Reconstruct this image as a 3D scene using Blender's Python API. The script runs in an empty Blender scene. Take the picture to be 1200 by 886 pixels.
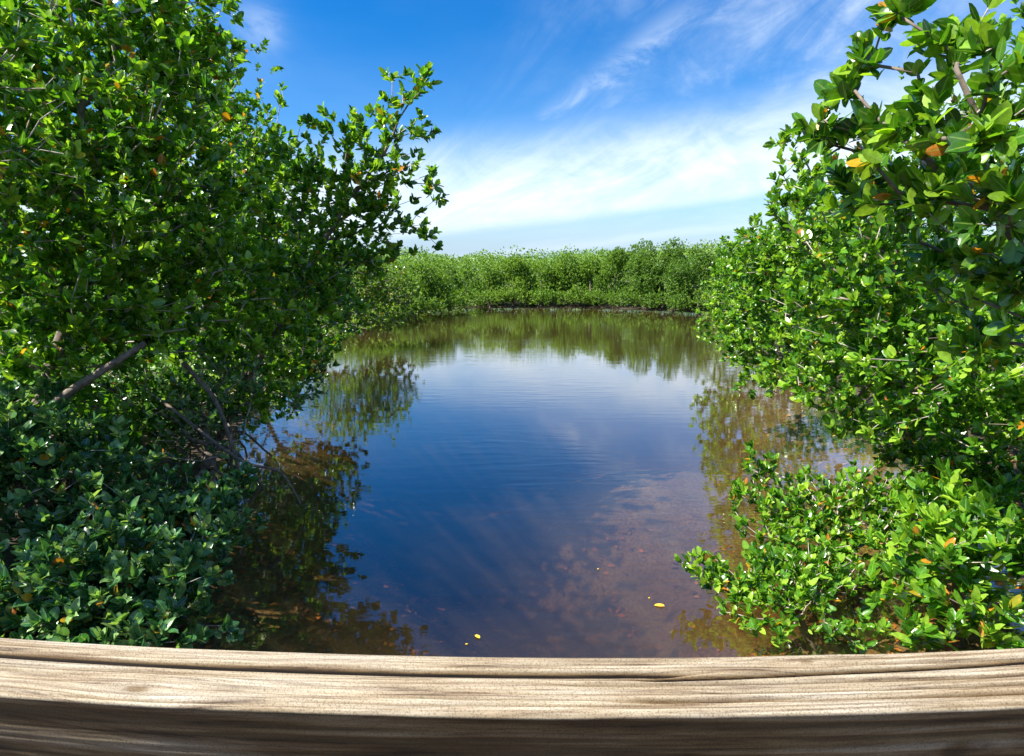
import bpy, math
import numpy as np
from mathutils import Vector

S = bpy.context.scene
C = S.collection
R = math.radians
F, CX, CY = 700.0, 600.0, 443.0          # focal length and centre in photo pixels (1200 x 886)
CAMZ, PITCH = 2.4, R(10)
cp, sp = math.cos(PITCH), math.sin(PITCH)
CAM = np.array([0, 0, CAMZ])

# ------------------------------------------------------------------ helpers
def ray(px, py):
    a, b = (px - CX) / F, (CY - py) / F
    return np.array([a, cp + b * sp, -sp + b * cp])

def at(px, py, d):                       # a point d metres ahead of the viewpoint
    r = ray(px, py)
    return CAM + r * (d / r[1])

def on_water(px, py):
    r = ray(px, py)
    return CAM + r * (-CAMZ / r[2])

def unit(v):
    return v / np.maximum(np.linalg.norm(v, axis=-1, keepdims=True), 1e-9)

class Noise2:
    def __init__(s, seed):
        s.t = np.random.default_rng(seed).random((256, 256))
    def __call__(s, x, y):
        x = np.asarray(x, float); y = np.asarray(y, float)
        xi, yi = np.floor(x).astype(int), np.floor(y).astype(int)
        u, v = x - xi, y - yi
        u, v = u * u * (3 - 2 * u), v * v * (3 - 2 * v)
        g = lambda a, b: s.t[a % 256, b % 256]
        return (g(xi, yi) * (1 - u) + g(xi + 1, yi) * u) * (1 - v) + (g(xi, yi + 1) * (1 - u) + g(xi + 1, yi + 1) * u) * v

def fbm(n, x, y, o=4):
    r, a = 0, 0.5
    for k in range(o):
        r = r + a * n(x * 2 ** k + 17 * k, y * 2 ** k + 31 * k); a /= 2
    return r

def make_mesh(name, verts, polys, mats, matidx=None, tint=None, smooth=True, rib=None):
    """polys: list of (n,k) integer arrays."""
    me = bpy.data.meshes.new(name)
    verts = np.asarray(verts, np.float32)
    me.vertices.add(len(verts)); me.vertices.foreach_set('co', verts.ravel())
    polys = [np.asarray(p, np.int32) for p in polys if len(p)]
    loops = np.concatenate([p.ravel() for p in polys])
    tot = np.concatenate([np.full(len(p), p.shape[1], np.int32) for p in polys])
    me.loops.add(len(loops)); me.loops.foreach_set('vertex_index', loops)
    me.polygons.add(len(tot))
    me.polygons.foreach_set('loop_start', np.concatenate([[0], np.cumsum(tot)[:-1]]).astype(np.int32))
    for m in mats: me.materials.append(m)
    if matidx is not None: me.polygons.foreach_set('material_index', np.asarray(matidx, np.int32))
    if tint is not None:
        a = me.attributes.new('tint', 'FLOAT', 'POINT'); a.data.foreach_set('value', np.asarray(tint, np.float32))
    if rib is not None:
        a = me.attributes.new('rib', 'FLOAT', 'POINT'); a.data.foreach_set('value', np.asarray(rib, np.float32))
    me.update(calc_edges=True)
    me.polygons.foreach_set('use_smooth', np.full(len(tot), bool(smooth)))
    me.validate()
    return me

def link(name, me, parent=None):
    o = bpy.data.objects.new(name, me); C.objects.link(o)
    if parent is not None: o.parent = parent
    return o

def tag(o, label=None, cat=None, group=None, kind=None):
    for k, v in (('label', label), ('category', cat), ('group', group), ('kind', kind)):
        if v: o[k] = v
    return o

def empty(name, loc):
    o = bpy.data.objects.new(name, None); C.objects.link(o)
    o.location = loc; o.empty_display_size = 0.1
    return o

# ------------------------------------------------------------------ tubes and leaves
def tube(path, rad, sides):
    path = np.asarray(path, float); rad = np.asarray(rad, float); n = len(path)
    t = unit(np.gradient(path, axis=0))
    ref = np.array([0.31, 0.17, 0.93]) if abs(t[0, 2]) < 0.9 else np.array([1.0, 0.1, 0.0])
    vs = []
    a = np.arange(sides) * 2 * math.pi / sides
    for i in range(n):
        x = unit(np.cross(t[i], ref)); y = np.cross(t[i], x)
        ref = np.cross(x, t[i]) if i else np.cross(x, t[i])
        vs.append(path[i] + rad[i] * (np.cos(a)[:, None] * x + np.sin(a)[:, None] * y))
    v = np.concatenate(vs)
    i, j = np.meshgrid(np.arange(n - 1), np.arange(sides), indexing='ij')
    i, j = i.ravel(), j.ravel(); k = (j + 1) % sides
    q = np.stack([i * sides + j, i * sides + k, (i + 1) * sides + k, (i + 1) * sides + j], 1)
    return v, q

class Acc:                                # collects tubes and leaves into one mesh
    def __init__(s): s.v, s.q, s.t, s.mq, s.mt, s.tint, s.rib, s.n = [], [], [], [], [], [], [], 0
    def add(s, v, quads=None, tris=None, mat=0, tint=None, rib=None):
        if quads is not None and len(quads): s.q.append(quads + s.n); s.mq.append(np.full(len(quads), mat))
        if tris is not None and len(tris): s.t.append(tris + s.n); s.mt.append(np.full(len(tris), mat))
        s.v.append(v); s.tint.append(np.zeros(len(v)) if tint is None else tint); s.rib.append(np.ones(len(v)) if rib is None else rib); s.n += len(v)
    def mesh(s, name, mats):
        polys, mi = [], []
        if s.q: polys.append(np.concatenate(s.q)); mi.append(np.concatenate(s.mq))
        if s.t: polys.append(np.concatenate(s.t)); mi.append(np.concatenate(s.mt))
        return make_mesh(name, np.concatenate(s.v), polys, mats, np.concatenate(mi), np.concatenate(s.tint), rib=np.concatenate(s.rib))

def leaf_template(level):
    w = lambda t: 0.26 * math.sin(math.pi * t ** 0.92) ** 0.6
    st = {0: [0.5], 1: [0.27, 0.60, 0.87], 2: [0.17, 0.42, 0.68, 0.9]}[level]
    v = [(0, 0, 0)]
    for t in st:
        b = -0.10 * t * t
        v += [(t, -w(t), b + 0.055), (t, 0, b), (t, w(t), b + 0.055)]
    v.append((1, 0, -0.12))
    tr = [(0, 2, 1), (0, 3, 2)]; qd = []
    for i in range(len(st) - 1):
        a, c = 1 + 3 * i, 4 + 3 * i
        qd += [(a, a + 1, c + 1, c), (a + 1, a + 2, c + 2, c + 1)]
    e = 1 + 3 * (len(st) - 1); z = len(v) - 1
    tr += [(e, e + 1, z), (e + 1, e + 2, z)]
    return np.array(v, float), np.array(qd, int).reshape(-1, 4), np.array(tr, int)
LEAF = {k: leaf_template(k) for k in (0, 1, 2)}

def add_leaves(acc, P, D, N, L, tint, level, wide=1.0, mat=0, rng=None):
    tv, tq, tt = LEAF[level]
    D = unit(D); N = unit(N - (N * D).sum(1, keepdims=True) * D); Sd = np.cross(N, D)
    wd = (wide if rng is None else wide * rng.uniform(0.8, 1.2, len(P)))
    wd = np.broadcast_to(wd, (len(P),))
    curl = np.ones(len(P)) if rng is None else rng.uniform(-0.4, 2.2, len(P))
    v = (P[:, None] + tv[None, :, 0:1] * (L[:, None, None] * D[:, None])
         + tv[None, :, 1:2] * ((L * wd)[:, None, None] * Sd[:, None])
         + tv[None, :, 2:3] * ((L * curl)[:, None, None] * N[:, None]))
    k = len(tv); off = (np.arange(len(P)) * k)[:, None, None]
    q = (tq[None] + off).reshape(-1, 4) if len(tq) else None
    rb = (np.abs(tv[:, 1]) > 1e-6).astype(float); rb[-1] = 0.3
    acc.add(v.reshape(-1, 3), q, (tt[None] + off).reshape(-1, 3), mat, np.repeat(tint, k), np.tile(rb, len(P)))

# ------------------------------------------------------------------ materials
def nodes(name):
    m = bpy.data.materials.new(name); m.use_nodes = True
    nt = m.node_tree; nt.nodes.clear()
    return m, nt, nt.nodes, nt.links

def ramp(n, stops, interp='LINEAR'):
    r = n.new('ShaderNodeValToRGB'); e = r.color_ramp; e.interpolation = interp
    while len(e.elements) < len(stops): e.elements.new(0.5)
    for el, (p, c) in zip(e.elements, stops): el.position = p; el.color = (*c, 1)
    return r

def leaf_material(name, dark, mid, light, rough=0.36, trans=0.36):
    m, nt, n, l = nodes(name)
    at_ = n.new('ShaderNodeAttribute'); at_.attribute_name = 'tint'
    cr = ramp(n, [(0.0, dark), (0.45, mid), (0.86, light), (0.90, (0.50, 0.33, 0.02)), (0.95, (0.62, 0.24, 0.02)), (1.0, (0.30, 0.10, 0.03))])
    l.new(at_.outputs['Fac'], cr.inputs[0])
    tc = n.new('ShaderNodeTexCoord'); nz = n.new('ShaderNodeTexNoise'); nz.inputs['Scale'].default_value = 45; nz.inputs['Detail'].default_value = 2
    l.new(tc.outputs['Object'], nz.inputs['Vector'])
    mr = n.new('ShaderNodeMapRange'); mr.inputs[1].default_value = 0.3; mr.inputs[2].default_value = 0.7; mr.inputs[3].default_value = 0.75; mr.inputs[4].default_value = 1.2
    l.new(nz.outputs['Fac'], mr.inputs[0])
    mul = n.new('ShaderNodeMix'); mul.data_type = 'RGBA'; mul.blend_type = 'MULTIPLY'; mul.inputs[0].default_value = 1
    l.new(cr.outputs[0], mul.inputs[6]); l.new(mr.outputs[0], mul.inputs[7])
    ra = n.new('ShaderNodeAttribute'); ra.attribute_name = 'rib'
    rr = n.new('ShaderNodeMapRange'); rr.inputs[1].default_value = 0.04; rr.inputs[2].default_value = 0.16; rr.inputs[3].default_value = 0.55; rr.inputs[4].default_value = 0.0
    l.new(ra.outputs['Fac'], rr.inputs[0])
    rm = n.new('ShaderNodeMix'); rm.data_type = 'RGBA'; rm.inputs[7].default_value = (0.26, 0.38, 0.08, 1); l.new(rr.outputs[0], rm.inputs[0]); l.new(mul.outputs[2], rm.inputs[6]); mul = rm
    pb = n.new('ShaderNodeBsdfPrincipled'); pb.inputs['Roughness'].default_value = rough
    pb.inputs['Specular IOR Level'].default_value = 0.65
    l.new(mul.outputs[2], pb.inputs['Base Color'])
    tr = n.new('ShaderNodeBsdfTranslucent')
    tw = n.new('ShaderNodeMix'); tw.data_type = 'RGBA'; tw.blend_type = 'MULTIPLY'; tw.inputs[0].default_value = 1
    tw.inputs[7].default_value = (1.7, 1.7, 0.6, 1)
    l.new(mul.outputs[2], tw.inputs[6]); l.new(tw.outputs[2], tr.inputs['Color'])
    mx = n.new('ShaderNodeMixShader'); mx.inputs[0].default_value = trans
    l.new(pb.outputs[0], mx.inputs[1]); l.new(tr.outputs[0], mx.inputs[2])
    o = n.new('ShaderNodeOutputMaterial'); l.new(mx.outputs[0], o.inputs[0])
    return m

def bark_material(name, a, b):
    m, nt, n, l = nodes(name)
    tc = n.new('ShaderNodeTexCoord'); nz = n.new('ShaderNodeTexNoise'); nz.inputs['Scale'].default_value = 22; nz.inputs['Detail'].default_value = 6
    l.new(tc.outputs['Object'], nz.inputs['Vector'])
    cr = ramp(n, [(0.32, a), (0.68, b)]); l.new(nz.outputs['Fac'], cr.inputs[0])
    pb = n.new('ShaderNodeBsdfPrincipled'); pb.inputs['Roughness'].default_value = 0.85
    l.new(cr.outputs[0], pb.inputs['Base Color'])
    bp = n.new('ShaderNodeBump'); bp.inputs['Strength'].default_value = 0.6; bp.inputs['Distance'].default_value = 0.01
    l.new(nz.outputs['Fac'], bp.inputs['Height']); l.new(bp.outputs[0], pb.inputs['Normal'])
    o = n.new('ShaderNodeOutputMaterial'); l.new(pb.outputs[0], o.inputs[0])
    return m

M_LEAF = leaf_material('mangrove_leaf', (0.020, 0.075, 0.007), (0.065, 0.20, 0.010), (0.26, 0.44, 0.035), 0.25, 0.40)
M_LEAF_DARK = leaf_material('buttonwood_leaf', (0.020, 0.080, 0.030), (0.05, 0.17, 0.055), (0.24, 0.40, 0.14), 0.25, 0.30)
M_LEAF_LIGHT = leaf_material('bright_leaf', (0.028, 0.105, 0.008), (0.085, 0.25, 0.012), (0.29, 0.47, 0.04), 0.26, 0.38)
M_LEAF_FAR = leaf_material('far_leaf', (0.035, 0.10, 0.008), (0.10, 0.215, 0.012), (0.23, 0.36, 0.03), 0.6, 0.36)
M_BARK = bark_material('grey_bark', (0.07, 0.052, 0.038), (0.22, 0.175, 0.135))
M_TWIG = bark_material('twig_bark', (0.24, 0.19, 0.15), (0.55, 0.48, 0.42))
M_DEAD = bark_material('dead_wood', (0.17, 0.125, 0.09), (0.40, 0.32, 0.26))

# ------------------------------------------------------------------ terrain (bed and banks), pond outline in world metres
POND = np.array([(-2.3, -6), (-2.5, 3.0), (-3.5, 6.5), (-4.6, 10), (-6.3, 16), (-7.0, 24), (-7.0, 33), (-6.5, 38), (-3.6, 42.0),
                 (0, 42.6), (5, 42.0), (10, 38.9), (12.6, 34.6), (10.2, 26), (7.5, 18.5), (6.4, 12), (6.3, 8.2), (5.6, 6.4), (4.7, 5.2), (4.0, 3.9), (3.9, 1), (3.9, -6)], float)
NB = Noise2(5)

def pond_sd(x, y):                        # > 0 inside the pond
    d = np.full(x.shape, 1e9); ins = np.zeros(x.shape, bool)
    for (ax, ay), (bx, by) in zip(POND, np.roll(POND, -1, 0)):
        ex, ey = bx - ax, by - ay
        t = np.clip(((x - ax) * ex + (y - ay) * ey) / (ex * ex + ey * ey), 0, 1)
        d = np.minimum(d, np.hypot(x - ax - t * ex, y - ay - t * ey))
        c = ((ay > y) != (by > y)) & (x < ex * (y - ay) / (ey if ey else 1e-9) + ax)
        ins ^= c
    return np.where(ins, d, -d)

def smooth(a, b, x):
    t = np.clip((x - a) / (b - a), 0, 1); return t * t * (3 - 2 * t)

def bed(x, y):
    x = np.asarray(x, float); y = np.asarray(y, float)
    sd = pond_sd(x, y) + (fbm(NB, x * 0.8, y * 0.8) - 0.47) * 0.9
    deep = 1.75 * smooth(0.0, 4.2, sd) + 0.20 * smooth(-0.1, 0.8, sd)
    # shallow mud towards the sunlit bank and the boardwalk, and a low mud bank in mid water
    w1, w2 = (fbm(NB, x * .55 + 40, y * .55) - .47) * 2.2, (fbm(NB, x * .6 + 90, y * .6 + 4) - .47) * 2.2
    gs = lambda cx, cy, rx, ry, a: a * np.exp(-(((x - cx + 0.5 * w1) / rx) ** 2 + ((y - cy + 0.5 * w2) / ry) ** 2))
    keep = 1 - gs(5.4, 9.5, 1.8, 5.5, .80)
    keep = keep * (1 - gs(2.1, 8.2, 2.2, 2.2, .74)) * (1 - gs(0.6, 7.4, 1.2, 1.2, .30)) * (1 - gs(1.9, 3.9, 1.1, 0.9, .50)) * (1 - (0.66 - 0.12 * smooth(-0.6, 1.2, x)) * (1 - smooth(2.9, 4.6, y + 0.6 * w1)))
    h = -deep * keep
    h = h + 0.14 * smooth(0, 1.2, -sd) + 0.25 * smooth(1, 12, -sd)
    return h + (fbm(NB, x * 2.3, y * 2.3 + 9) - 0.47) * 0.05

def axis(lo, hi, a, b, n, m):             # fine between a and b, coarse beyond
    f = np.linspace(a, b, n); g = np.geomspace(1, 1 + hi - b, m)[1:] - 1; k = np.geomspace(1, 1 + a - lo, m)[1:] - 1
    return np.concatenate([(a - k)[::-1], f, b + g])
gx, gy = axis(-700, 700, -11, 15, 300, 24), axis(-120, 1200, -3, 46, 380, 24)
XX, YY = np.meshgrid(gx, gy)
ZZ = bed(XX, YY)
nx, ny = len(gx), len(gy)
ii, jj = np.meshgrid(np.arange(ny - 1), np.arange(nx - 1), indexing='ij'); b0 = (ii * nx + jj).ravel()
m, nt, n, l = nodes('mud')
tc = n.new('ShaderNodeTexCoord')
n1 = n.new('ShaderNodeTexNoise'); n1.inputs['Scale'].default_value = 2.2; n1.inputs['Detail'].default_value = 8; n1.inputs['Roughness'].default_value = 0.65
n2 = n.new('ShaderNodeTexNoise'); n2.inputs['Scale'].default_value = 26; n2.inputs['Detail'].default_value = 5
l.new(tc.outputs['Object'], n1.inputs['Vector']); l.new(tc.outputs['Object'], n2.inputs['Vector'])
c1 = ramp(n, [(0.30, (0.10, 0.064, 0.026)), (0.52, (0.22, 0.145, 0.056)), (0.75, (0.33, 0.23, 0.095))]); l.new(n1.outputs['Fac'], c1.inputs[0])
c2 = ramp(n, [(0.35, (0.45, 0.40, 0.35)), (0.60, (1, 1, 1))]); l.new(n2.outputs['Fac'], c2.inputs[0])
mu = n.new('ShaderNodeMix'); mu.data_type = 'RGBA'; mu.blend_type = 'MULTIPLY'; mu.inputs[0].default_value = 1
l.new(c1.outputs[0], mu.inputs[6]); l.new(c2.outputs[0], mu.inputs[7])
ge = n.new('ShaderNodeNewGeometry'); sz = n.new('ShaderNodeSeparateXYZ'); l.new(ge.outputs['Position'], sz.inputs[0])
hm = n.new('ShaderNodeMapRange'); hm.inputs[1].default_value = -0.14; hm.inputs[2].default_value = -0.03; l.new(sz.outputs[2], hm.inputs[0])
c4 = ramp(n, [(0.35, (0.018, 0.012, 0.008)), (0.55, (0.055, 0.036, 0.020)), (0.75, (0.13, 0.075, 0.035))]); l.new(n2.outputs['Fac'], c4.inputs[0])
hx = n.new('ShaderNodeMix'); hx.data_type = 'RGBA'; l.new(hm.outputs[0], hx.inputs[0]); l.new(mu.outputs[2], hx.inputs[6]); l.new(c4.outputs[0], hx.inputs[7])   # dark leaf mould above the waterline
pb = n.new('ShaderNodeBsdfPrincipled'); pb.inputs['Roughness'].default_value = 0.8; l.new(hx.outputs[2], pb.inputs['Base Color'])
bp = n.new('ShaderNodeBump'); bp.inputs['Distance'].default_value = 0.02; l.new(n2.outputs['Fac'], bp.inputs['Height']); l.new(bp.outputs[0], pb.inputs['Normal'])
o = n.new('ShaderNodeOutputMaterial'); l.new(pb.outputs[0], o.inputs[0])
M_MUD = m
tag(link('ground', make_mesh('ground', np.stack([XX.ravel(), YY.ravel(), ZZ.ravel()], 1), [np.stack([b0, b0 + 1, b0 + nx + 1, b0 + nx], 1)], [M_MUD])), kind='structure')

# ------------------------------------------------------------------ water: a closed body, tea-brown, mirror-like surface with fine ripples
m, nt, n, l = nodes('pond_water')
geo = n.new('ShaderNodeNewGeometry'); mp = n.new('ShaderNodeMapping'); mp.inputs['Scale'].default_value = (0.55, 2.6, 1)
l.new(geo.outputs['Position'], mp.inputs['Vector'])
w1 = n.new('ShaderNodeTexNoise'); w1.inputs['Scale'].default_value = 2.3; w1.inputs['Detail'].default_value = 3; w1.inputs['Distortion'].default_value = 0.4
w2 = n.new('ShaderNodeTexNoise'); w2.inputs['Scale'].default_value = 0.22; w2.inputs['Detail'].default_value = 2
l.new(mp.outputs[0], w1.inputs['Vector']); l.new(geo.outputs['Position'], w2.inputs['Vector'])
wr = n.new('ShaderNodeMapRange'); wr.inputs[1].default_value = 0.42; wr.inputs[2].default_value = 0.62; wr.inputs[3].default_value = 0.25; wr.inputs[4].default_value = 1.0
l.new(w2.outputs['Fac'], wr.inputs[0])
wm = n.new('ShaderNodeMath'); wm.operation = 'MULTIPLY'; l.new(w1.outputs['Fac'], wm.inputs[0]); l.new(wr.outputs[0], wm.inputs[1])
bp = n.new('ShaderNodeBump'); bp.inputs['Strength'].default_value = 1.0; bp.inputs['Distance'].default_value = 0.0040
l.new(wm.outputs[0], bp.inputs['Height'])
dt = n.new('ShaderNodeVectorMath'); dt.operation = 'DOT_PRODUCT'; l.new(bp.outputs[0], dt.inputs[0]); l.new(geo.outputs['Incoming'], dt.inputs[1])
def wmath(op, a, b=None):
    q = n.new('ShaderNodeMath'); q.operation = op; q.use_clamp = op != 'SUBTRACT'
    for i, v in enumerate((a, b)):
        if v is not None:
            if isinstance(v, (int, float)): q.inputs[i].default_value = v
            else: l.new(v, q.inputs[i])
    return q.outputs[0]
refl = wmath('ADD', wmath('MULTIPLY', wmath('POWER', wmath('SUBTRACT', 1.0, wmath('ABSOLUTE', dt.outputs['Value'])), 3.2), 0.92), 0.08)   # mirror strength by viewing angle, the same from both sides of the surface
tp = n.new('ShaderNodeBsdfTransparent')
gl = n.new('ShaderNodeBsdfGlossy'); gl.inputs['Roughness'].default_value = 0.02; gl.inputs['Color'].default_value = (1, 1, 1, 1); l.new(bp.outputs[0], gl.inputs['Normal'])
mx = n.new('ShaderNodeMixShader'); l.new(refl, mx.inputs[0]); l.new(tp.outputs[0], mx.inputs[1]); l.new(gl.outputs[0], mx.inputs[2])
va = n.new('ShaderNodeVolumeAbsorption'); va.inputs['Color'].default_value = (0.62, 0.50, 0.24, 1); va.inputs['Density'].default_value = 1.15
vs_ = n.new('ShaderNodeVolumeScatter'); vs_.inputs['Color'].default_value = (0.84, 0.62, 0.33, 1); vs_.inputs['Density'].default_value = 0.13
ad = n.new('ShaderNodeAddShader'); l.new(va.outputs[0], ad.inputs[0]); l.new(vs_.outputs[0], ad.inputs[1])
o = n.new('ShaderNodeOutputMaterial'); l.new(mx.outputs[0], o.inputs['Surface']); l.new(ad.outputs[0], o.inputs['Volume'])
M_WATER = m
wx0, wx1, wy0, wy1, wz = -9.5, 15.5, -8.0, 46.0, -2.6
wv = [(x, y, z) for z in (wz, 0.0) for (x, y) in ((wx0, wy0), (wx1, wy0), (wx1, wy1), (wx0, wy1))]
wf = [(3, 2, 1, 0), (4, 5, 6, 7), (0, 1, 5, 4), (1, 2, 6, 5), (2, 3, 7, 6), (3, 0, 4, 7)]
tag(link('water', make_mesh('water', wv, [wf], [M_WATER], smooth=False)), kind='structure')

# ------------------------------------------------------------------ tree generator
def grow(base, blobs, spacing, rng, trunk_path=None, step=0.28, shell=0.36, jit=0.18):
    """Skeleton: trunk polyline + one branch grown to every tip sampled in the crown blobs. Returns nodes, parents, tips."""
    tips, cen = [], []
    for (c, r) in blobs:
        vol = 4.19 * r[0] * r[1] * r[2]
        k = max(8, int((0.7 * vol + 0.25 * spacing * vol ** 0.667 * 4.84) / spacing ** 3))
        d = unit(rng.normal(size=(k, 3))) * (rng.random((k, 1)) ** shell)
        d *= 1 + jit * rng.normal(size=(k, 1)) * (np.abs(d).max(1, keepdims=True) > 0.5)
        tips.append(c + d * r); cen.append(np.repeat([c], k, 0))
    tips = np.concatenate(tips); cen = np.concatenate(cen)
    keep = tips[:, 2] > 0.06
    tips, cen = tips[keep], cen[keep]
    if trunk_path is None:
        w = np.array([np.prod(r) for _, r in blobs]); c = (np.array([c for c, _ in blobs]) * w[:, None]).sum(0) / w.sum()
        top = c + np.array([0, 0, 0.25 * max(r[2] for _, r in blobs)])
        mid = (base * 0.55 + top * 0.45) + np.array([*(rng.normal(size=2) * 0.12), 0.1])
        trunk_path = [base, mid, top]
    tpth = np.array(trunk_path, float)
    L = np.concatenate([[0], np.cumsum(np.linalg.norm(np.diff(tpth, axis=0), axis=1))])
    ns = max(4, int(L[-1] / 0.2))
    s = np.linspace(0, L[-1], ns)
    tr = np.stack([np.interp(s, L, tpth[:, k]) for k in range(3)], 1)
    for _ in range(3): tr[1:-1] = (tr[:-2] + 2 * tr[1:-1] + tr[2:]) / 4
    tr[1:-1] += rng.normal(size=(ns - 2, 3)) * 0.015
    MAXN = 200000
    nd = np.zeros((MAXN, 3)); par = np.full(MAXN, -1); pl = np.zeros(MAXN)
    nd[:ns] = tr; par[1:ns] = np.arange(ns - 1); pl[:ns] = s; cnt = ns
    free = int(ns * 0.3)                   # nothing sprouts from the lowest part of the trunk
    order = np.argsort(np.linalg.norm(tips[:, None, :] - tr[None, free::2, :], axis=2).min(1))
    tipnode = np.zeros(len(tips), int)
    for k in order:
        p = tips[k]
        d = np.linalg.norm(nd[free:cnt] - p, axis=1) + 0.22 * pl[free:cnt] + 0.5 * np.maximum(0, nd[free:cnt, 2] - p[2] + 0.05)
        j = free + int(np.argmin(d)); a = nd[j]; dist = np.linalg.norm(p - a)
        q = max(1, int(round(dist / step)))
        bend = rng.normal(size=3) * 0.08 * dist; bend[2] -= 0.05 * dist
        last = j
        for i in range(1, q + 1):
            t = i / q
            nd[cnt] = a + (p - a) * t + bend * 4 * t * (1 - t); par[cnt] = last; pl[cnt] = pl[last] + dist / q; last = cnt; cnt += 1
        tipnode[k] = last
    return nd[:cnt].copy(), par[:cnt].copy(), tips, cen, tipnode, ns

def chains(nd, par, rad):
    """Split the skeleton into continuous chains, each following its thickest child."""
    n_ = len(nd); kids = [[] for _ in range(n_)]
    for i in range(1, n_): kids[par[i]].append(i)
    out, stack = [], [(0, -1)]
    while stack:
        s, p = stack.pop(); ch = [p, s] if p >= 0 else [s]; cur = s
        while kids[cur]:
            ks = sorted(kids[cur], key=lambda i: -rad[i])
            for o_ in ks[1:]: stack.append((o_, cur))
            cur = ks[0]; ch.append(cur)
        out.append(ch)
    return out

def arc_root(a, b, rng, lift=0.25):
    t = np.linspace(0, 1, 9)[:, None]
    p = a + (b - a) * t; p[:, 2] = a[2] + (b[2] - a[2]) * t[:, 0] ** 2.0 + lift * np.sin(math.pi * t[:, 0]) * (1 - t[:, 0])
    p[1:-1] += rng.normal(size=(7, 3)) * 0.015
    return p

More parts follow.
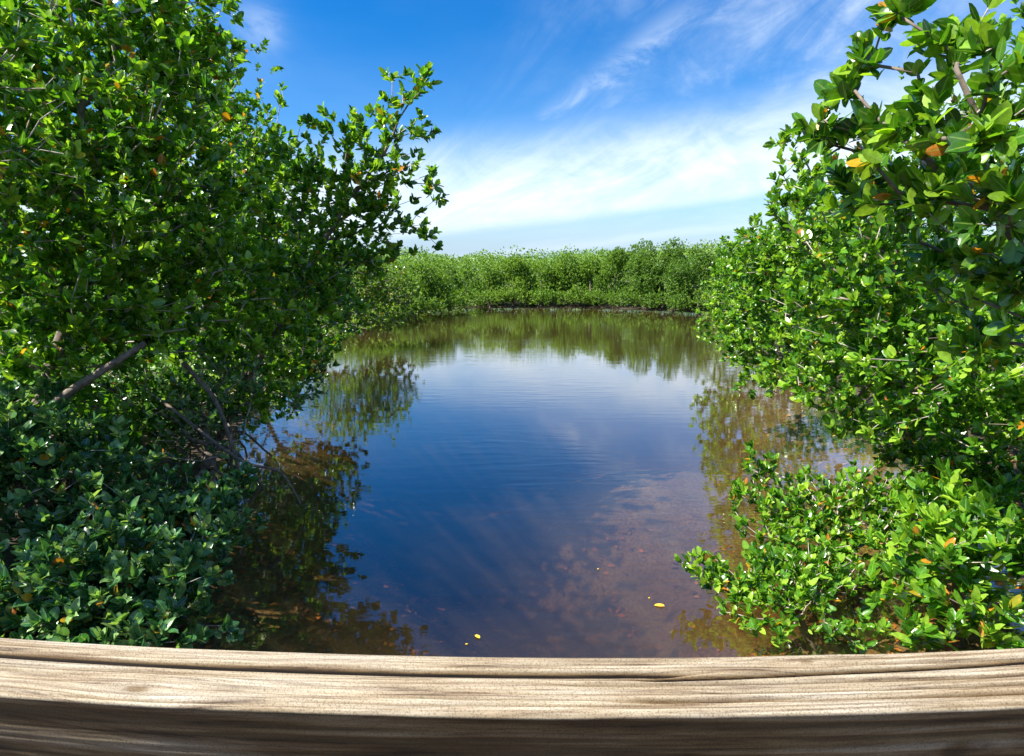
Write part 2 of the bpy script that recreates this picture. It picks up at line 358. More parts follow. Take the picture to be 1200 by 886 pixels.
def make_tree(kind, label, cat, group, base_xy, blobs, seed, spacing=0.2, leaf=0.085, level=1, per=8, mat=None, tint=(0.48, 0.25), yellow=0.018,
              roots=5, rootspan=0.9, trunk=None, rtip=0.0028, limbs=7, up=0.7, wide=1.0, extra_roots=(), stem='trunk', twigs=True, root_h=0.7, shell=0.36, jit=0.18):
    rng = np.random.default_rng(seed)
    bx, by = base_xy; bz = float(bed(np.array([bx]), np.array([by]))[0])
    base = np.array([bx, by, bz - 0.06])
    blobs = [(np.array(c, float), np.array(r, float)) for c, r in blobs]
    nd, par, tips, cen, tipnode, ns = grow(base, blobs, spacing, rng, None if trunk is None else [base, *trunk], shell=shell, jit=jit)
    cntt = np.zeros(len(nd)); np.add.at(cntt, tipnode, 1)
    for i in range(len(nd) - 1, 0, -1): cntt[par[i]] += cntt[i]
    rad = rtip * np.maximum(cntt, 1) ** 0.43
    root = empty(kind, base); tag(root, label, cat, group)
    wm = -base
    mat = mat or M_LEAF
    crown = Acc(); nlimb = 0
    chs = chains(nd, par, rad)
    big = sorted(range(1, len(chs)), key=lambda i: -rad[chs[i][1]])[:limbs]
    big = {i for i in big if rad[chs[i][1]] > rtip * 2.3}
    for ci, ch in enumerate(chs):
        r = rad[ch].copy()
        if len(ch) > 1 and ci: r[0] = r[1]
        if ci == 0:
            r[:3] *= np.array([1.5, 1.25, 1.1])[:len(r[:3])]
            v, q = tube(nd[ch] + wm, np.maximum(r, 0.003), 9); a = Acc(); a.add(v, q); link(stem, a.mesh(stem, [M_BARK]), root)
        elif ci in big:
            v, q = tube(nd[ch] + wm, np.maximum(r, 0.003), 7); a = Acc(); a.add(v, q); link('limb', a.mesh('limb', [M_BARK]), root)
        elif twigs:
            v, q = tube(nd[ch] + wm, np.maximum(r, 0.002), 4); crown.add(v, q, mat=1)
    # whorls of leaves at every tip, and a smaller one a little way back along the twig
    pd = unit(nd[tipnode] - nd[par[tipnode]])
    out = unit(tips - cen)
    tw = unit(0.55 * pd + 0.5 * out + up * np.array([0, 0, 1]) + 0.35 * rng.normal(size=pd.shape))
    P, D, N, Lg = [], [], [], []
    for (back, cnt_, ln) in ((0.0, per, 1.0), (0.055, per // 2, 0.95)):
        for k in range(cnt_):
            ang = rng.random(len(tips)) * 0.9 + k * 2 * math.pi / cnt_
            x = unit(np.cross(tw, np.array([0.3, 0.7, 0.2]) + 0 * tw)); y = np.cross(tw, x)
            rd = np.cos(ang)[:, None] * x + np.sin(ang)[:, None] * y
            op = rng.uniform(0.3, 1.0, (len(tips), 1)) + (0.35 if back else 0)
            d = unit(tw + op * rd + 0.18 * rng.normal(size=tw.shape))
            P.append(tips - tw * (back + rng.random((len(tips), 1)) * 0.025) + wm); D.append(d)
            N.append(tw * 0.7 - rd * 0.5 + np.array([0, 0, 0.35]) + 0.50 * rng.normal(size=tw.shape)); Lg.append(leaf * ln * rng.uniform(0.45, 1.25, len(tips)))
    P, D, N, Lg = np.concatenate(P), np.concatenate(D), np.concatenate(N), np.concatenate(Lg)
    clump = np.tile(rng.normal(size=len(tips)) * tint[1] * 0.7, len(P) // len(tips))
    ti = np.clip(tint[0] + clump + rng.normal(size=len(P)) * tint[1], 0.0, 0.86)
    yl = rng.random(len(P)) < yellow; ti[yl] = rng.uniform(0.88, 1.0, yl.sum())
    add_leaves(crown, P, D, N, Lg, ti, level, wide, 0, rng)
    link('crown', crown.mesh('crown', [mat, M_TWIG]), root)
    # prop roots
    for k in range(roots):
        a_ = 2 * math.pi * (k + rng.random() * 0.7) / roots; rr = rootspan * rng.uniform(0.5, 1.15)
        st = nd[min(ns - 1, int(ns * 0.05) + int(rng.uniform(0.25, 1.0) * root_h / 0.2))]
        ex, ey = st[0] + rr * math.cos(a_), st[1] + rr * math.sin(a_)
        en = np.array([ex, ey, float(bed(np.array([ex]), np.array([ey]))[0]) - 0.05])
        v, q = tube(arc_root(st, en, rng) + wm, np.linspace(0.022, 0.012, 9) * rng.uniform(0.8, 1.3), 6); a = Acc(); a.add(v, q)
        link('prop_root', a.mesh('prop_root', [M_BARK]), root)
    for pts, r0 in extra_roots:
        pts = np.array(pts, float); s0 = np.linspace(0, 1, len(pts)); s1 = np.linspace(0, 1, 20)
        pp = np.stack([np.interp(s1, s0, pts[:, k]) for k in range(3)], 1)
        for _ in range(4): pp[1:-1] = (pp[:-2] + pp[1:-1] * 2 + pp[2:]) / 4
        v, q = tube(pp + wm, np.linspace(r0, r0 * 0.6, 20), 7); a = Acc(); a.add(v, q)
        link('prop_root', a.mesh('prop_root', [M_BARK]), root)
    return root

def B(px, py, rx, ry, d, rd=None):         # a crown blob given by where it shows and how far away it stands
    r = ray(px, py); k = d / r[1] / F
    return (at(px, py, d), (rx * k, (rd if rd else 0.8 * max(rx, ry) * k), ry * k))

def X(px, d):                              # ground position under a photo column, d metres ahead
    return (at(px, 400, d)[0], d)

PXY = lambda *a: at(*a)

# ------------------------------------------------------------------ the near trees of the shaded bank
G_SHADE, G_SUN, G_FAR = 'mangroves along the shaded bank', 'mangroves along the sunlit bank', 'mangroves along the far shore'
make_tree('mangrove_tree', 'big leafy mangrove towering over the shaded bank with orange leaves among the green', 'tree', G_SHADE, (-5.1, 5.7),
          [B(110, 110, 160, 130, 6.0, 1.1), B(40, 250, 130, 110, 5.2, 1.0), B(190, 250, 120, 110, 6.2, 1.0), B(120, -20, 140, 90, 6.2, 1.1), B(215, 60, 55, 80, 6.4, 0.6),
           B(250, 330, 90, 60, 6.2, .7), B(90, 350, 110, 60, 5.4, .8), B(50, 415, 90, 50, 5.2, .6), B(165, 395, 90, 44, 6.0, .6), B(-60, 100, 100, 160, 5.6, 1.2)],
          11, spacing=0.222, leaf=0.108, level=2, yellow=0.02, mat=M_LEAF_LIGHT, roots=9, rootspan=1.3, root_h=1.3,
          extra_roots=[([PXY(40, 490, 4.9), PXY(80, 460, 4.9), PXY(122, 433, 4.95), PXY(170, 402, 5.2)], 0.042),
                       ([PXY(215, 425, 6.2), PXY(255, 470, 6.1), PXY(278, 540, 6.0), PXY(290, 600, 6.0)], 0.026),
                       ([PXY(190, 470, 6.0), PXY(285, 545, 5.6), PXY(330, 550, 5.7), PXY(352, 590, 5.7)], 0.018)])
make_tree('mangrove_tree', 'mangrove with a rounded shoulder rising behind the big leafy one on the shaded bank', 'tree', G_SHADE, (-4.9, 8.6),
          [B(285, 190, 70, 90, 8.2, .8), B(320, 240, 60, 70, 8.4, .7), B(250, 120, 40, 90, 8.4, .6), B(300, 320, 90, 70, 8.2, .9), B(345, 345, 60, 60, 8.4, .8), B(320, 400, 60, 45, 8.0, .7), B(300, 430, 60, 40, 7.6, .6), B(345, 425, 40, 34, 8.2, .6), B(240, 425, 70, 44, 7.4, .6), B(305, 478, 34, 26, 7.4, .4), B(270, 470, 50, 30, 7.0, .4), B(200, 440, 70, 40, 6.8, .5), B(200, 200, 100, 140, 9, 1.2)],
          12, spacing=0.235, leaf=0.10, level=1, mat=M_LEAF_LIGHT, roots=7, rootspan=1.2, root_h=1.2)
make_tree('mangrove_tree', 'slender mangrove leaning out over the water with sparse feathery branch tips against the sky', 'tree', G_SHADE, (-3.9, 7.2),
          [B(495, 92, 14, 22, 7.2, .2), B(470, 110, 26, 22, 7.2, .3), B(492, 150, 18, 26, 7.2, .25), B(440, 150, 40, 30, 7.3, .4), B(400, 150, 28, 26, 7.3, .3), B(460, 190, 36, 30, 7.3, .35),
           B(510, 222, 20, 22, 7.2, .25), B(500, 275, 22, 16, 7.2, .25), B(410, 215, 55, 45, 7.4, .55), B(455, 250, 42, 34, 7.4, .45), B(385, 280, 60, 40, 7.5, .6), B(330, 330, 60, 44, 7.0, .5), B(390, 345, 46, 34, 7.0, .5), B(290, 390, 60, 36, 6.9, .5), B(430, 300, 50, 24, 7.4, .5), B(345, 210, 40, 50, 7.5, .5), B(372, 150, 14, 16, 7.4, .2)],
          13, spacing=0.185, leaf=0.10, level=2, mat=M_LEAF_LIGHT, roots=5, rootspan=0.9, trunk=[at(300, 430, 7.2), at(350, 330, 7.3), at(410, 235, 7.35), at(450, 180, 7.3), at(480, 120, 7.2)], limbs=9)
make_tree('mangrove_tree', 'low dark mangrove bending its lowest branches to the water under the leaning one', 'tree', G_SHADE, (-5.6, 12.5),
          [B(375, 345, 45, 45, 12, 1), B(385, 400, 36, 20, 11, .6), B(345, 430, 40, 26, 10, .6), B(360, 390, 44, 34, 11, .9), B(390, 375, 34, 20, 12, .8), B(320, 330, 80, 70, 12, 1.1)],
          14, spacing=0.25, leaf=0.095, level=1, roots=6, rootspan=1.1, tint=(0.36, .15))
make_tree('mangrove_tree', 'yellow-green mangrove farther along the shaded bank before its far corner', 'tree', G_SHADE, (-7.2, 20),
          [B(400, 330, 60, 45, 20, 1.5), B(440, 335, 40, 38, 20, 1.3), B(468, 350, 24, 22, 21, 1), B(425, 372, 40, 16, 19, 1), B(458, 376, 26, 11, 20.5, .9), B(390, 385, 34, 16, 17.5, 1)], 15, spacing=0.27, leaf=0.11, level=1, roots=4, rootspan=1.2, mat=M_LEAF_FAR)
make_tree('mangrove_tree', 'mangrove at the back of the shaded bank filling the gap behind the rounded shoulder', 'tree', G_SHADE, (-8.2, 13),
          [B(180, 130, 130, 160, 13, 2.0), B(120, 300, 200, 100, 12, 2), B(-20, 100, 150, 200, 11, 2), B(290, 260, 70, 100, 13, 1.6)], 16, spacing=0.33, leaf=0.13, level=0, roots=0, twigs=False, limbs=5)
make_tree('mangrove_tree', 'tall mangrove partly cut off behind the dim lower thicket beside the boardwalk', 'tree', G_SHADE, (-6.2, 3.6),
          [B(-170, 0, 250, 200, 3.9, 1.2), B(-300, 300, 230, 170, 4.0, 1.4), B(-330, 60, 240, 220, 3.4, 1.2)], 17, spacing=0.28, leaf=0.10, level=1, roots=5, limbs=5)

# understorey of the shaded bank
G_LOW = 'low bushes in front of the shaded bank'
make_tree('mangrove_bush', 'blue-green bush in the shade just over the handrail beside the dark water', 'bush', G_LOW, (-2.5, 3.75),
          [B(150, 670, 100, 70, 3.9, .5), B(60, 690, 100, 75, 3.7, .5), B(215, 700, 45, 55, 3.7, .3), B(140, 740, 120, 40, 3.5, .4), B(230, 640, 40, 36, 4.1, .35)],
          21, spacing=0.135, shell=0.5, wide=1.0, leaf=0.095, level=2, per=8, mat=M_LEAF_DARK, roots=0, stem='stem', limbs=6, rtip=0.0022, up=0.9, yellow=0.018)
make_tree('mangrove_bush', 'dim bush with a bright young shoot, its tips reaching under the arching roots', 'bush', G_LOW, (-2.75, 4.7),
          [B(245, 590, 52, 38, 4.9, .4), B(180, 600, 70, 45, 4.8, .45), B(90, 600, 90, 50, 4.6, .5), B(285, 560, 10, 14, 5.0, .1), B(265, 620, 40, 30, 4.8, .3)],
          22, spacing=0.145, shell=0.5, wide=1.0, leaf=0.095, level=2, per=8, mat=M_LEAF_DARK, roots=3, rootspan=.4, root_h=.3, stem='stem', limbs=6, rtip=0.0022, up=0.9, yellow=0.018)
make_tree('mangrove_bush', 'bush with pale glossy leaves at the picture edge behind the blue-green one', 'bush', G_LOW, (-3.9, 4.6),
          [B(40, 520, 90, 50, 4.7, .5), B(-40, 560, 110, 90, 4.4, .6), B(110, 545, 60, 36, 4.9, .4), B(20, 470, 50, 30, 4.9, .4)],
          23, spacing=0.15, shell=0.5, wide=1.0, leaf=0.095, level=2, per=8, mat=M_LEAF_DARK, roots=3, rootspan=.5, root_h=.3, stem='stem', limbs=6, rtip=0.0022, up=0.9, yellow=0.005)
make_tree('mangrove_bush', 'sparse dark sapling among the tangle of roots under the big leafy mangrove', 'bush', G_LOW, (-3.4, 6.3),
          [B(190, 490, 90, 50, 6.6, .6), B(100, 450, 100, 46, 6.4, .6), B(250, 440, 60, 50, 6.8, .5), B(330, 450, 50, 40, 8.6, .7)],
          24, spacing=0.15, leaf=0.085, level=1, per=4, mat=M_LEAF_DARK, roots=6, rootspan=.8, root_h=.6, stem='stem', limbs=8, rtip=0.0034, yellow=0.012)

# ------------------------------------------------------------------ sunlit bank
make_tree('mangrove_tree', 'nearest mangrove on the sunlit bank with large round leaves hanging close to the boardwalk', 'tree', G_SUN, (4.3, 2.7),
          [B(1140, 150, 60, 50, 2.5, .35), B(1190, 75, 50, 50, 2.3, .3), B(1045, 165, 40, 36, 2.9, .25), B(1085, 105, 40, 30, 2.8, .25), B(1130, 40, 50, 34, 2.7, .3), B(1052, 12, 18, 20, 2.9, .12), B(1012, 70, 14, 16, 3.0, .1), B(990, 100, 16, 20, 3.1, .12), B(960, 150, 24, 24, 3.2, .15), B(1005, 150, 20, 20, 3.1, .15),
           B(1180, 230, 60, 50, 2.5, .35), B(1110, 220, 40, 36, 2.8, .25), B(1060, 235, 50, 36, 3.1, .3), B(1195, 330, 60, 60, 2.7, .35), B(1120, 310, 50, 44, 3.1, .3), B(1150, 390, 50, 40, 3.1, .3), B(1010, 225, 30, 26, 3.3, .2)],
          31, spacing=0.145, shell=0.55, leaf=0.102, level=2, per=6, mat=M_LEAF, roots=5, rootspan=.6, limbs=10, wide=1.05, yellow=0.018,
          trunk=[at(1290, 500, 3.0), at(1210, 330, 2.8), at(1150, 200, 2.7), at(1120, 80, 2.6)])
make_tree('mangrove_tree', 'broad sunlit mangrove with glossy leaves sloping down to the brown shallows', 'tree', G_SUN, (5.0, 6.0),
          [B(1000, 250, 70, 60, 5.0, .6), B(945, 205, 36, 36, 5.4, .35), B(915, 160, 14, 22, 5.6, .2), B(925, 240, 30, 36, 5.6, .35), B(1060, 340, 100, 70, 4.9, .7), B(975, 350, 70, 60, 5.4, .6), B(1130, 420, 120, 70, 4.5, .7), B(1010, 430, 90, 50, 5.2, .6), B(1090, 490, 90, 36, 4.9, .6),
           B(1180, 480, 90, 60, 4.3, .6), B(950, 440, 45, 34, 5.6, .4), B(1000, 490, 50, 24, 5.4, .4)],
          32, spacing=0.165, leaf=0.084, level=2, mat=M_LEAF_LIGHT, roots=8, rootspan=1.1, limbs=10, root_h=.8, yellow=0.018)
make_tree('mangrove_tree', 'bushy mangrove stepping down to the water behind the broad glossy one', 'tree', G_SUN, (6.6, 9.4),
          [B(895, 290, 40, 40, 9, .7), B(940, 300, 60, 60, 9, .9), B(880, 350, 40, 45, 9.2, .7), B(930, 390, 60, 50, 8.8, .8), B(875, 405, 32, 26, 9.2, .5), B(900, 440, 40, 22, 8.8, .5), B(1010, 300, 80, 110, 9.5, 1.2)],
          33, spacing=0.19, leaf=0.095, level=1, mat=M_LEAF_LIGHT, roots=6, limbs=7, yellow=0.018)
make_tree('mangrove_tree', 'pale green mangrove drooping over the sunlit edge where the pond widens', 'tree', G_SUN, (8.0, 15.5),
          [B(850, 320, 24, 36, 15, .9), B(880, 310, 40, 45, 15.5, 1.2), B(845, 370, 26, 34, 15, .9), B(880, 380, 40, 40, 15, 1.0), B(852, 402, 20, 14, 14.5, .6), B(930, 330, 60, 60, 16, 1.5)],
          34, spacing=0.26, leaf=0.115, level=1, mat=M_LEAF_LIGHT, roots=5, limbs=6, yellow=0.002)
make_tree('mangrove_tree', 'mangrove on the sunlit bank next to the tall dark ones of the far shore', 'tree', G_SUN, (10.6, 24),
          [B(850, 325, 26, 40, 23.5, 1.3), B(875, 330, 36, 45, 24, 1.8), B(840, 360, 18, 24, 23.5, 1.0)], 35, spacing=0.38, leaf=0.13, level=1, mat=M_LEAF_FAR, roots=4, limbs=5, yellow=0.001)
make_tree('mangrove_tree', 'shaded mangrove closing the gap behind the broad glossy one on the sunlit bank', 'tree', G_SUN, (8.8, 7.6),
          [B(1150, 250, 170, 160, 8.2, 1.6), B(1080, 420, 130, 80, 7.8, 1.2), B(1250, 120, 150, 150, 7, 1.5), B(1060, 230, 60, 70, 8, .9)], 36, spacing=0.30, leaf=0.12, level=0, roots=0, twigs=False, limbs=5)

G_SHOOT = 'leafy low shrubs in the brown shallows by the boardwalk'
make_tree('mangrove_shrub', 'bright low shrub spreading over the brown shallows beside the boardwalk', 'shrub', G_SHOOT, (2.75, 5.0),
          [B(890, 545, 24, 30, 4.9, .2), B(870, 580, 20, 20, 4.8, .15), B(900, 600, 45, 30, 4.7, .3), B(950, 590, 50, 34, 4.8, .35), B(1010, 580, 55, 34, 4.9, .4), B(930, 640, 60, 30, 4.4, .35), B(1000, 640, 60, 36, 4.4, .4), B(1060, 600, 50, 40, 4.7, .4)],
          41, spacing=0.125, leaf=0.075, level=2, mat=M_LEAF_LIGHT, roots=0, stem='stem', limbs=8, rtip=0.0024, up=1.0, yellow=0.018, per=7)
make_tree('mangrove_shrub', 'lowest bright shrub poking a finger of foliage over open water by the handrail', 'shrub', G_SHOOT, (2.2, 3.85),
          [B(825, 665, 30, 24, 4.1, .15), B(860, 690, 34, 26, 4.0, .2), B(900, 680, 45, 36, 4.0, .25), B(890, 735, 40, 34, 3.7, .2), B(940, 720, 50, 40, 3.75, .25), B(960, 670, 45, 30, 4.0, .25), B(1000, 745, 50, 26, 3.6, .2)],
          42, spacing=0.098, leaf=0.068, level=2, mat=M_LEAF_LIGHT, roots=0, stem='stem', limbs=8, rtip=0.0022, up=1.0, yellow=0.018, per=7)
make_tree('mangrove_shrub', 'taller shrub with long pointed leaves above the dead sticks near the boardwalk', 'shrub', G_SHOOT, (3.2, 3.9),
          [B(1100, 640, 60, 40, 3.8, .3), B(1170, 610, 60, 50, 3.7, .35), B(1120, 590, 60, 36, 4.1, .35), B(1210, 660, 50, 40, 3.5, .3), B(1050, 690, 40, 30, 3.8, .2), B(1140, 690, 60, 28, 3.6, .25), B(1075, 738, 46, 26, 3.55, .2), B(1160, 745, 50, 20, 3.45, .2)],
          43, spacing=0.13, leaf=0.11, level=2, mat=M_LEAF_LIGHT, roots=0, stem='stem', limbs=8, rtip=0.0026, up=0.9, yellow=0.018, per=7, wide=0.85)
make_tree('mangrove_shrub', 'small shaded shrub tucked under the broad glossy mangrove where a bare stick leans', 'shrub', G_SHOOT, (4.4, 5.2),
          [B(1120, 545, 70, 30, 5.0, .4), B(1190, 560, 60, 40, 4.7, .4), B(1070, 530, 40, 22, 5.4, .3)],
          44, spacing=0.13, leaf=0.08, level=2, mat=M_LEAF, roots=0, stem='stem', limbs=6, rtip=0.0024, up=0.8, per=7)

# ------------------------------------------------------------------ far shore
ORD = ['second', 'third', 'fourth', 'fifth', 'sixth', 'seventh', 'eighth', 'ninth', 'tenth', 'eleventh', 'twelfth']
def far_tree(label, px, base_d, top_py, halfw, seed, mat=M_LEAF_FAR, tint=(0.52, .15), leaf=0.115):
    rng = np.random.default_rng(seed)
    bx, by = X(px, base_d)
    top = at(px, top_py, base_d + 1.5)[2]; w = halfw * base_d / F
    bl = []
    for k in range(13):
        a = rng.random() * 6.28; rr = rng.uniform(0.2, 0.95) * w; h = rng.uniform(0.12, 0.86)
        s = rng.uniform(0.28, 0.48) * w * (1.15 - 0.4 * h)
        bl.append(((bx + rr * math.cos(a), by + 0.9 + 0.7 * rr * math.sin(a) + 1.2 * h, max(h * top, s * .6)), (s, s, s * rng.uniform(0.7, 1.0))))
    bl.append(((bx, by + 1.3, top * 0.78), (w * .42, w * .45, top * 0.2)))
    for k in range(4):
        bl.append(((bx + w * (-.75 + .5 * k), by - 0.1 + 0.4 * rng.random(), 0.58 + .25 * rng.random()), (w * .34, w * .32, 0.50)))
    return make_tree('mangrove_tree', label, 'tree', G_FAR, (bx, by + 0.5), bl, seed, spacing=0.195, shell=0.30, jit=0.05, leaf=leaf, level=0, per=7, mat=mat, tint=tint, yellow=0, roots=3, rootspan=1.0, twigs=False, limbs=3, rtip=0.0025, up=0.5)

LB = [(420, 26, 306, 40), (452, 30, 304, 38), (486, 33, 304, 36), (520, 36, 303, 32), (546, 39, 306, 24)]
LBL = ['feathery mangrove glimpsed through the leaning branch tips on the shaded bank', 'mangrove beside the one glimpsed through the leaning branch tips, just clear of them',
       'pale rounded mangrove standing midway between the leaning branches and the far corner inlet', 'mangrove with a dark hollow under it just before the far corner inlet', 'small dark mangrove set back inside the far corner inlet']
for (px, d, t, w), s, lb in zip(LB, range(51, 60), LBL):
    far_tree(lb, px, d, t, w, s)
FR = [(574, 42, 306, 26, .58), (602, 42.5, 297, 30, .62), (634, 42.5, 302, 30, .58), (664, 42.5, 294, 30, .5), (694, 42, 299, 32, .55), (724, 41, 289, 32, .45), (756, 39.5, 279, 36, .36), (790, 37.5, 276, 36, .32), (822, 35, 283, 34, .36)]
for i, (px, d, t, w, tn) in enumerate(FR):
    if i == 0: lb = 'first mangrove of the far shore, forming the sunny lip of its corner inlet'
    elif px == 756: lb = 'tallest dark-topped mangrove on the far shore, with shadowed gaps low in its crown'
    elif i == len(FR) - 1: lb = 'last mangrove of the far shore, half hidden where the sunlit bank begins'
    elif px == 790: lb = 'dark mangrove between the tallest far-shore one and the start of the sunlit bank'
    else: lb = f'{ORD[i - 1]} yellow-green mangrove along the far shore counting from its corner inlet'
    far_tree(lb, px, d, t, w, 70 + i, tint=(tn, .16))

# the wood behind the far shore reads as one mass
rng = np.random.default_rng(99)
acc = Acc(); n_ = 190000
th = rng.uniform(-0.62, 0.62, n_); rr = 41 + 22 * rng.random(n_) ** 0.8
x = rr * np.tan(th); y = rr + 0.0 * x
top = 2.75 + 2.1 * fbm(NB, x * 0.45 + 80, y * 0.45) + 0.6 * smooth(5, 14, x)
z = top * (1 - 0.97 * rng.random(n_) ** 1.5)
k = (pond_sd(x, y) < -1.0) & ((np.abs(x - 2.5) > 12) | (y > 44.3))
x, y, z = x[k], y[k], z[k]; k = len(x)
P = np.stack([x, y, z], 1); D = unit(rng.normal(size=(k, 3)) + np.array([0, 0, 0.6])); N = rng.normal(size=(k, 3)) * 0.7 + np.array([0, -0.2, 0.8])
add_leaves(acc, P, D, N, rng.uniform(0.10, 0.22, k), np.clip(0.48 + 0.5 * (fbm(NB, x * .5, y * .5) - .47) + .14 * rng.normal(size=k), 0, .86), 0, 1.3, 0, rng)
tag(link('far_forest', acc.mesh('far_forest', [M_LEAF_FAR])), 'mass of mangrove tops behind the far shore', 'forest', kind='stuff')
# understorey fill behind both banks
acc = Acc(); n_ = 560000
x = rng.uniform(-16, 22, n_); y = rng.uniform(1.5, 44, n_); sd = pond_sd(x, y) + (fbm(NB, x * 0.8, y * 0.8) - 0.47) * 0.9
k = (sd < -0.25) & (sd > -6) & ((y > 5.2) | (np.abs(x) > 4.4)) & (fbm(NB, x * 1.1 + 7, y * 1.1) > 0.36 - 0.12 * (x < 0)); x, y, sd = x[k], y[k], sd[k]; k = len(x)
hm = (0.5 + 0.55 * np.clip(-sd, 0, 4)) * (0.6 + 1.0 * fbm(NB, x * .6, y * .6))
z = 0.22 + hm * rng.random(k) ** 0.7
add_leaves(acc, np.stack([x, y, z], 1), unit(rng.normal(size=(k, 3)) + np.array([0, 0, .5])), rng.normal(size=(k, 3)) + np.array([0, 0, .6]), rng.uniform(.08, .15, k), np.clip(.35 + .14 * rng.normal(size=k), 0, .86), 0, 1.2, 0, rng)
tag(link('undergrowth', acc.mesh('undergrowth', [M_LEAF])), 'tangled mangrove undergrowth filling the banks behind the front trees', 'undergrowth', kind='stuff')

# ------------------------------------------------------------------ sunken and floating leaves, sticks
acc = Acc(); rng = np.random.default_rng(7); n_ = 7500
x = np.concatenate([rng.uniform(-3.4, 3.6, n_), rng.uniform(3, 6.5, 1500)]); y = np.concatenate([rng.uniform(2.6, 7.0, n_), rng.uniform(5.5, 11, 1500)])
k = (fbm(NB, x * 1.3 + 60, y * 1.3) + 0.25 * rng.random(len(x)) + 0.22 * smooth(3.6, 5.5, y) * (x < 3) > 0) & (fbm(NB, x * 1.3 + 60, y * 1.3) + 0.25 * rng.random(len(x)) - 0.22 * smooth(3.4, 5.2, y) * (x < 3) + 0.20 * (x < -0.2) > 0.53); x, y = x[k], y[k]; k = len(x)
P = np.stack([x, y, bed(x, y) + 0.012], 1); a = rng.random(k) * 6.28
D = np.stack([np.cos(a), np.sin(a), 0.1 * rng.normal(size=k)], 1); N = np.array([0, 0, 1]) + 0.25 * rng.normal(size=(k, 3))
m, nt, n, l = nodes('sunken_leaf')
at_ = n.new('ShaderNodeAttribute'); at_.attribute_name = 'tint'
cr = ramp(n, [(0, (0.06, 0.03, 0.015)), (0.5, (0.30, 0.12, 0.035)), (0.72, (0.55, 0.18, 0.035)), (1, (0.65, 0.32, 0.06))]); l.new(at_.outputs['Fac'], cr.inputs[0])
pb = n.new('ShaderNodeBsdfPrincipled'); pb.inputs['Roughness'].default_value = 0.6; l.new(cr.outputs[0], pb.inputs['Base Color'])
o = n.new('ShaderNodeOutputMaterial'); l.new(pb.outputs[0], o.inputs[0])
add_leaves(acc, P, D, N, rng.uniform(.05, .1, k), rng.random(k) ** 1.3, 1, 1.0, 0, rng)
tag(link('leaf_litter', acc.mesh('leaf_litter', [m])), 'brown and orange sunken leaves lying on the pond bed', 'leaf litter', kind='stuff')

m, nt, n, l = nodes('fallen_leaf_yellow')
tc = n.new('ShaderNodeTexCoord'); nz = n.new('ShaderNodeTexNoise'); nz.inputs['Scale'].default_value = 40; l.new(tc.outputs['Object'], nz.inputs['Vector'])
cr = ramp(n, [(0.35, (0.75, 0.42, 0.02)), (0.65, (0.80, 0.56, 0.05))]); l.new(nz.outputs['Fac'], cr.inputs[0])
pb = n.new('ShaderNodeBsdfPrincipled'); pb.inputs['Roughness'].default_value = 0.4; l.new(cr.outputs[0], pb.inputs['Base Color'])
o = n.new('ShaderNodeOutputMaterial'); l.new(pb.outputs[0], o.inputs[0]); M_FALL = m
for px, py, L_, a, lb in ((562, 749, .055, 2.2, 'yellow leaf floating on the dark water just past the middle of the handrail'), (779, 711, .075, 2.9, 'long yellow leaf floating beside the shrub finger that pokes over open water'),
                          (545, 756, .02, .4, 'tiny leaf fragment floating beside the yellow leaf near the handrail'), (700, 668, .022, .9, 'small leaf speck floating on the open water beyond the yellow leaf'),
                          (760, 702, .02, .9, 'tiny leaf speck floating beside the long yellow leaf')):
    p = on_water(px, py); acc = Acc()
    add_leaves(acc, np.array([[0, 0, 0.006]]), np.array([[math.cos(a), math.sin(a), 0.02]]), np.array([[0.05, 0.0, 1.0]]), np.array([L_]), np.array([0.0]), 2)
    o = link('fallen_leaf', acc.mesh('fallen_leaf', [M_FALL])); o.location = p; tag(o, lb, 'leaf', 'leaves floating on the pond')

def stick(name, label, pts, r0, seed, forks=3):
    rng = np.random.default_rng(seed); pts = np.array(pts, float); o0 = pts[0].copy(); pts = pts - o0
    s0 = np.linspace(0, 1, len(pts)); s1 = np.linspace(0, 1, 16)
    pp = np.stack([np.interp(s1, s0, pts[:, k]) for k in range(3)], 1); pp[1:-1] += rng.normal(size=(14, 3)) * r0 * 0.8
    L_ = np.linalg.norm(pts[-1]); acc = Acc(); v, q = tube(pp, np.linspace(r0, r0 * .45, 16), 7); acc.add(v, q)
    root = link(name, acc.mesh(name, [M_DEAD])); root.location = o0; tag(root, label, 'branch', 'dead branches lying in the shallows')
    for f in range(forks):
        i = rng.integers(3, 13); d = unit(pp[i + 1] - pp[i]) + 0.8 * unit(rng.normal(size=3)) + np.array([0, 0, .25])
        ln = L_ * rng.uniform(.2, .45); t = np.linspace(0, 1, 7)[:, None]
        c = pp[i] + unit(d) * ln * t + rng.normal(size=(7, 3)) * 0.012 * t
        a = Acc(); v, q = tube(c, np.linspace(r0 * .5, r0 * .2, 7), 5); a.add(v, q); link('twig', a.mesh('twig', [M_DEAD]), root)

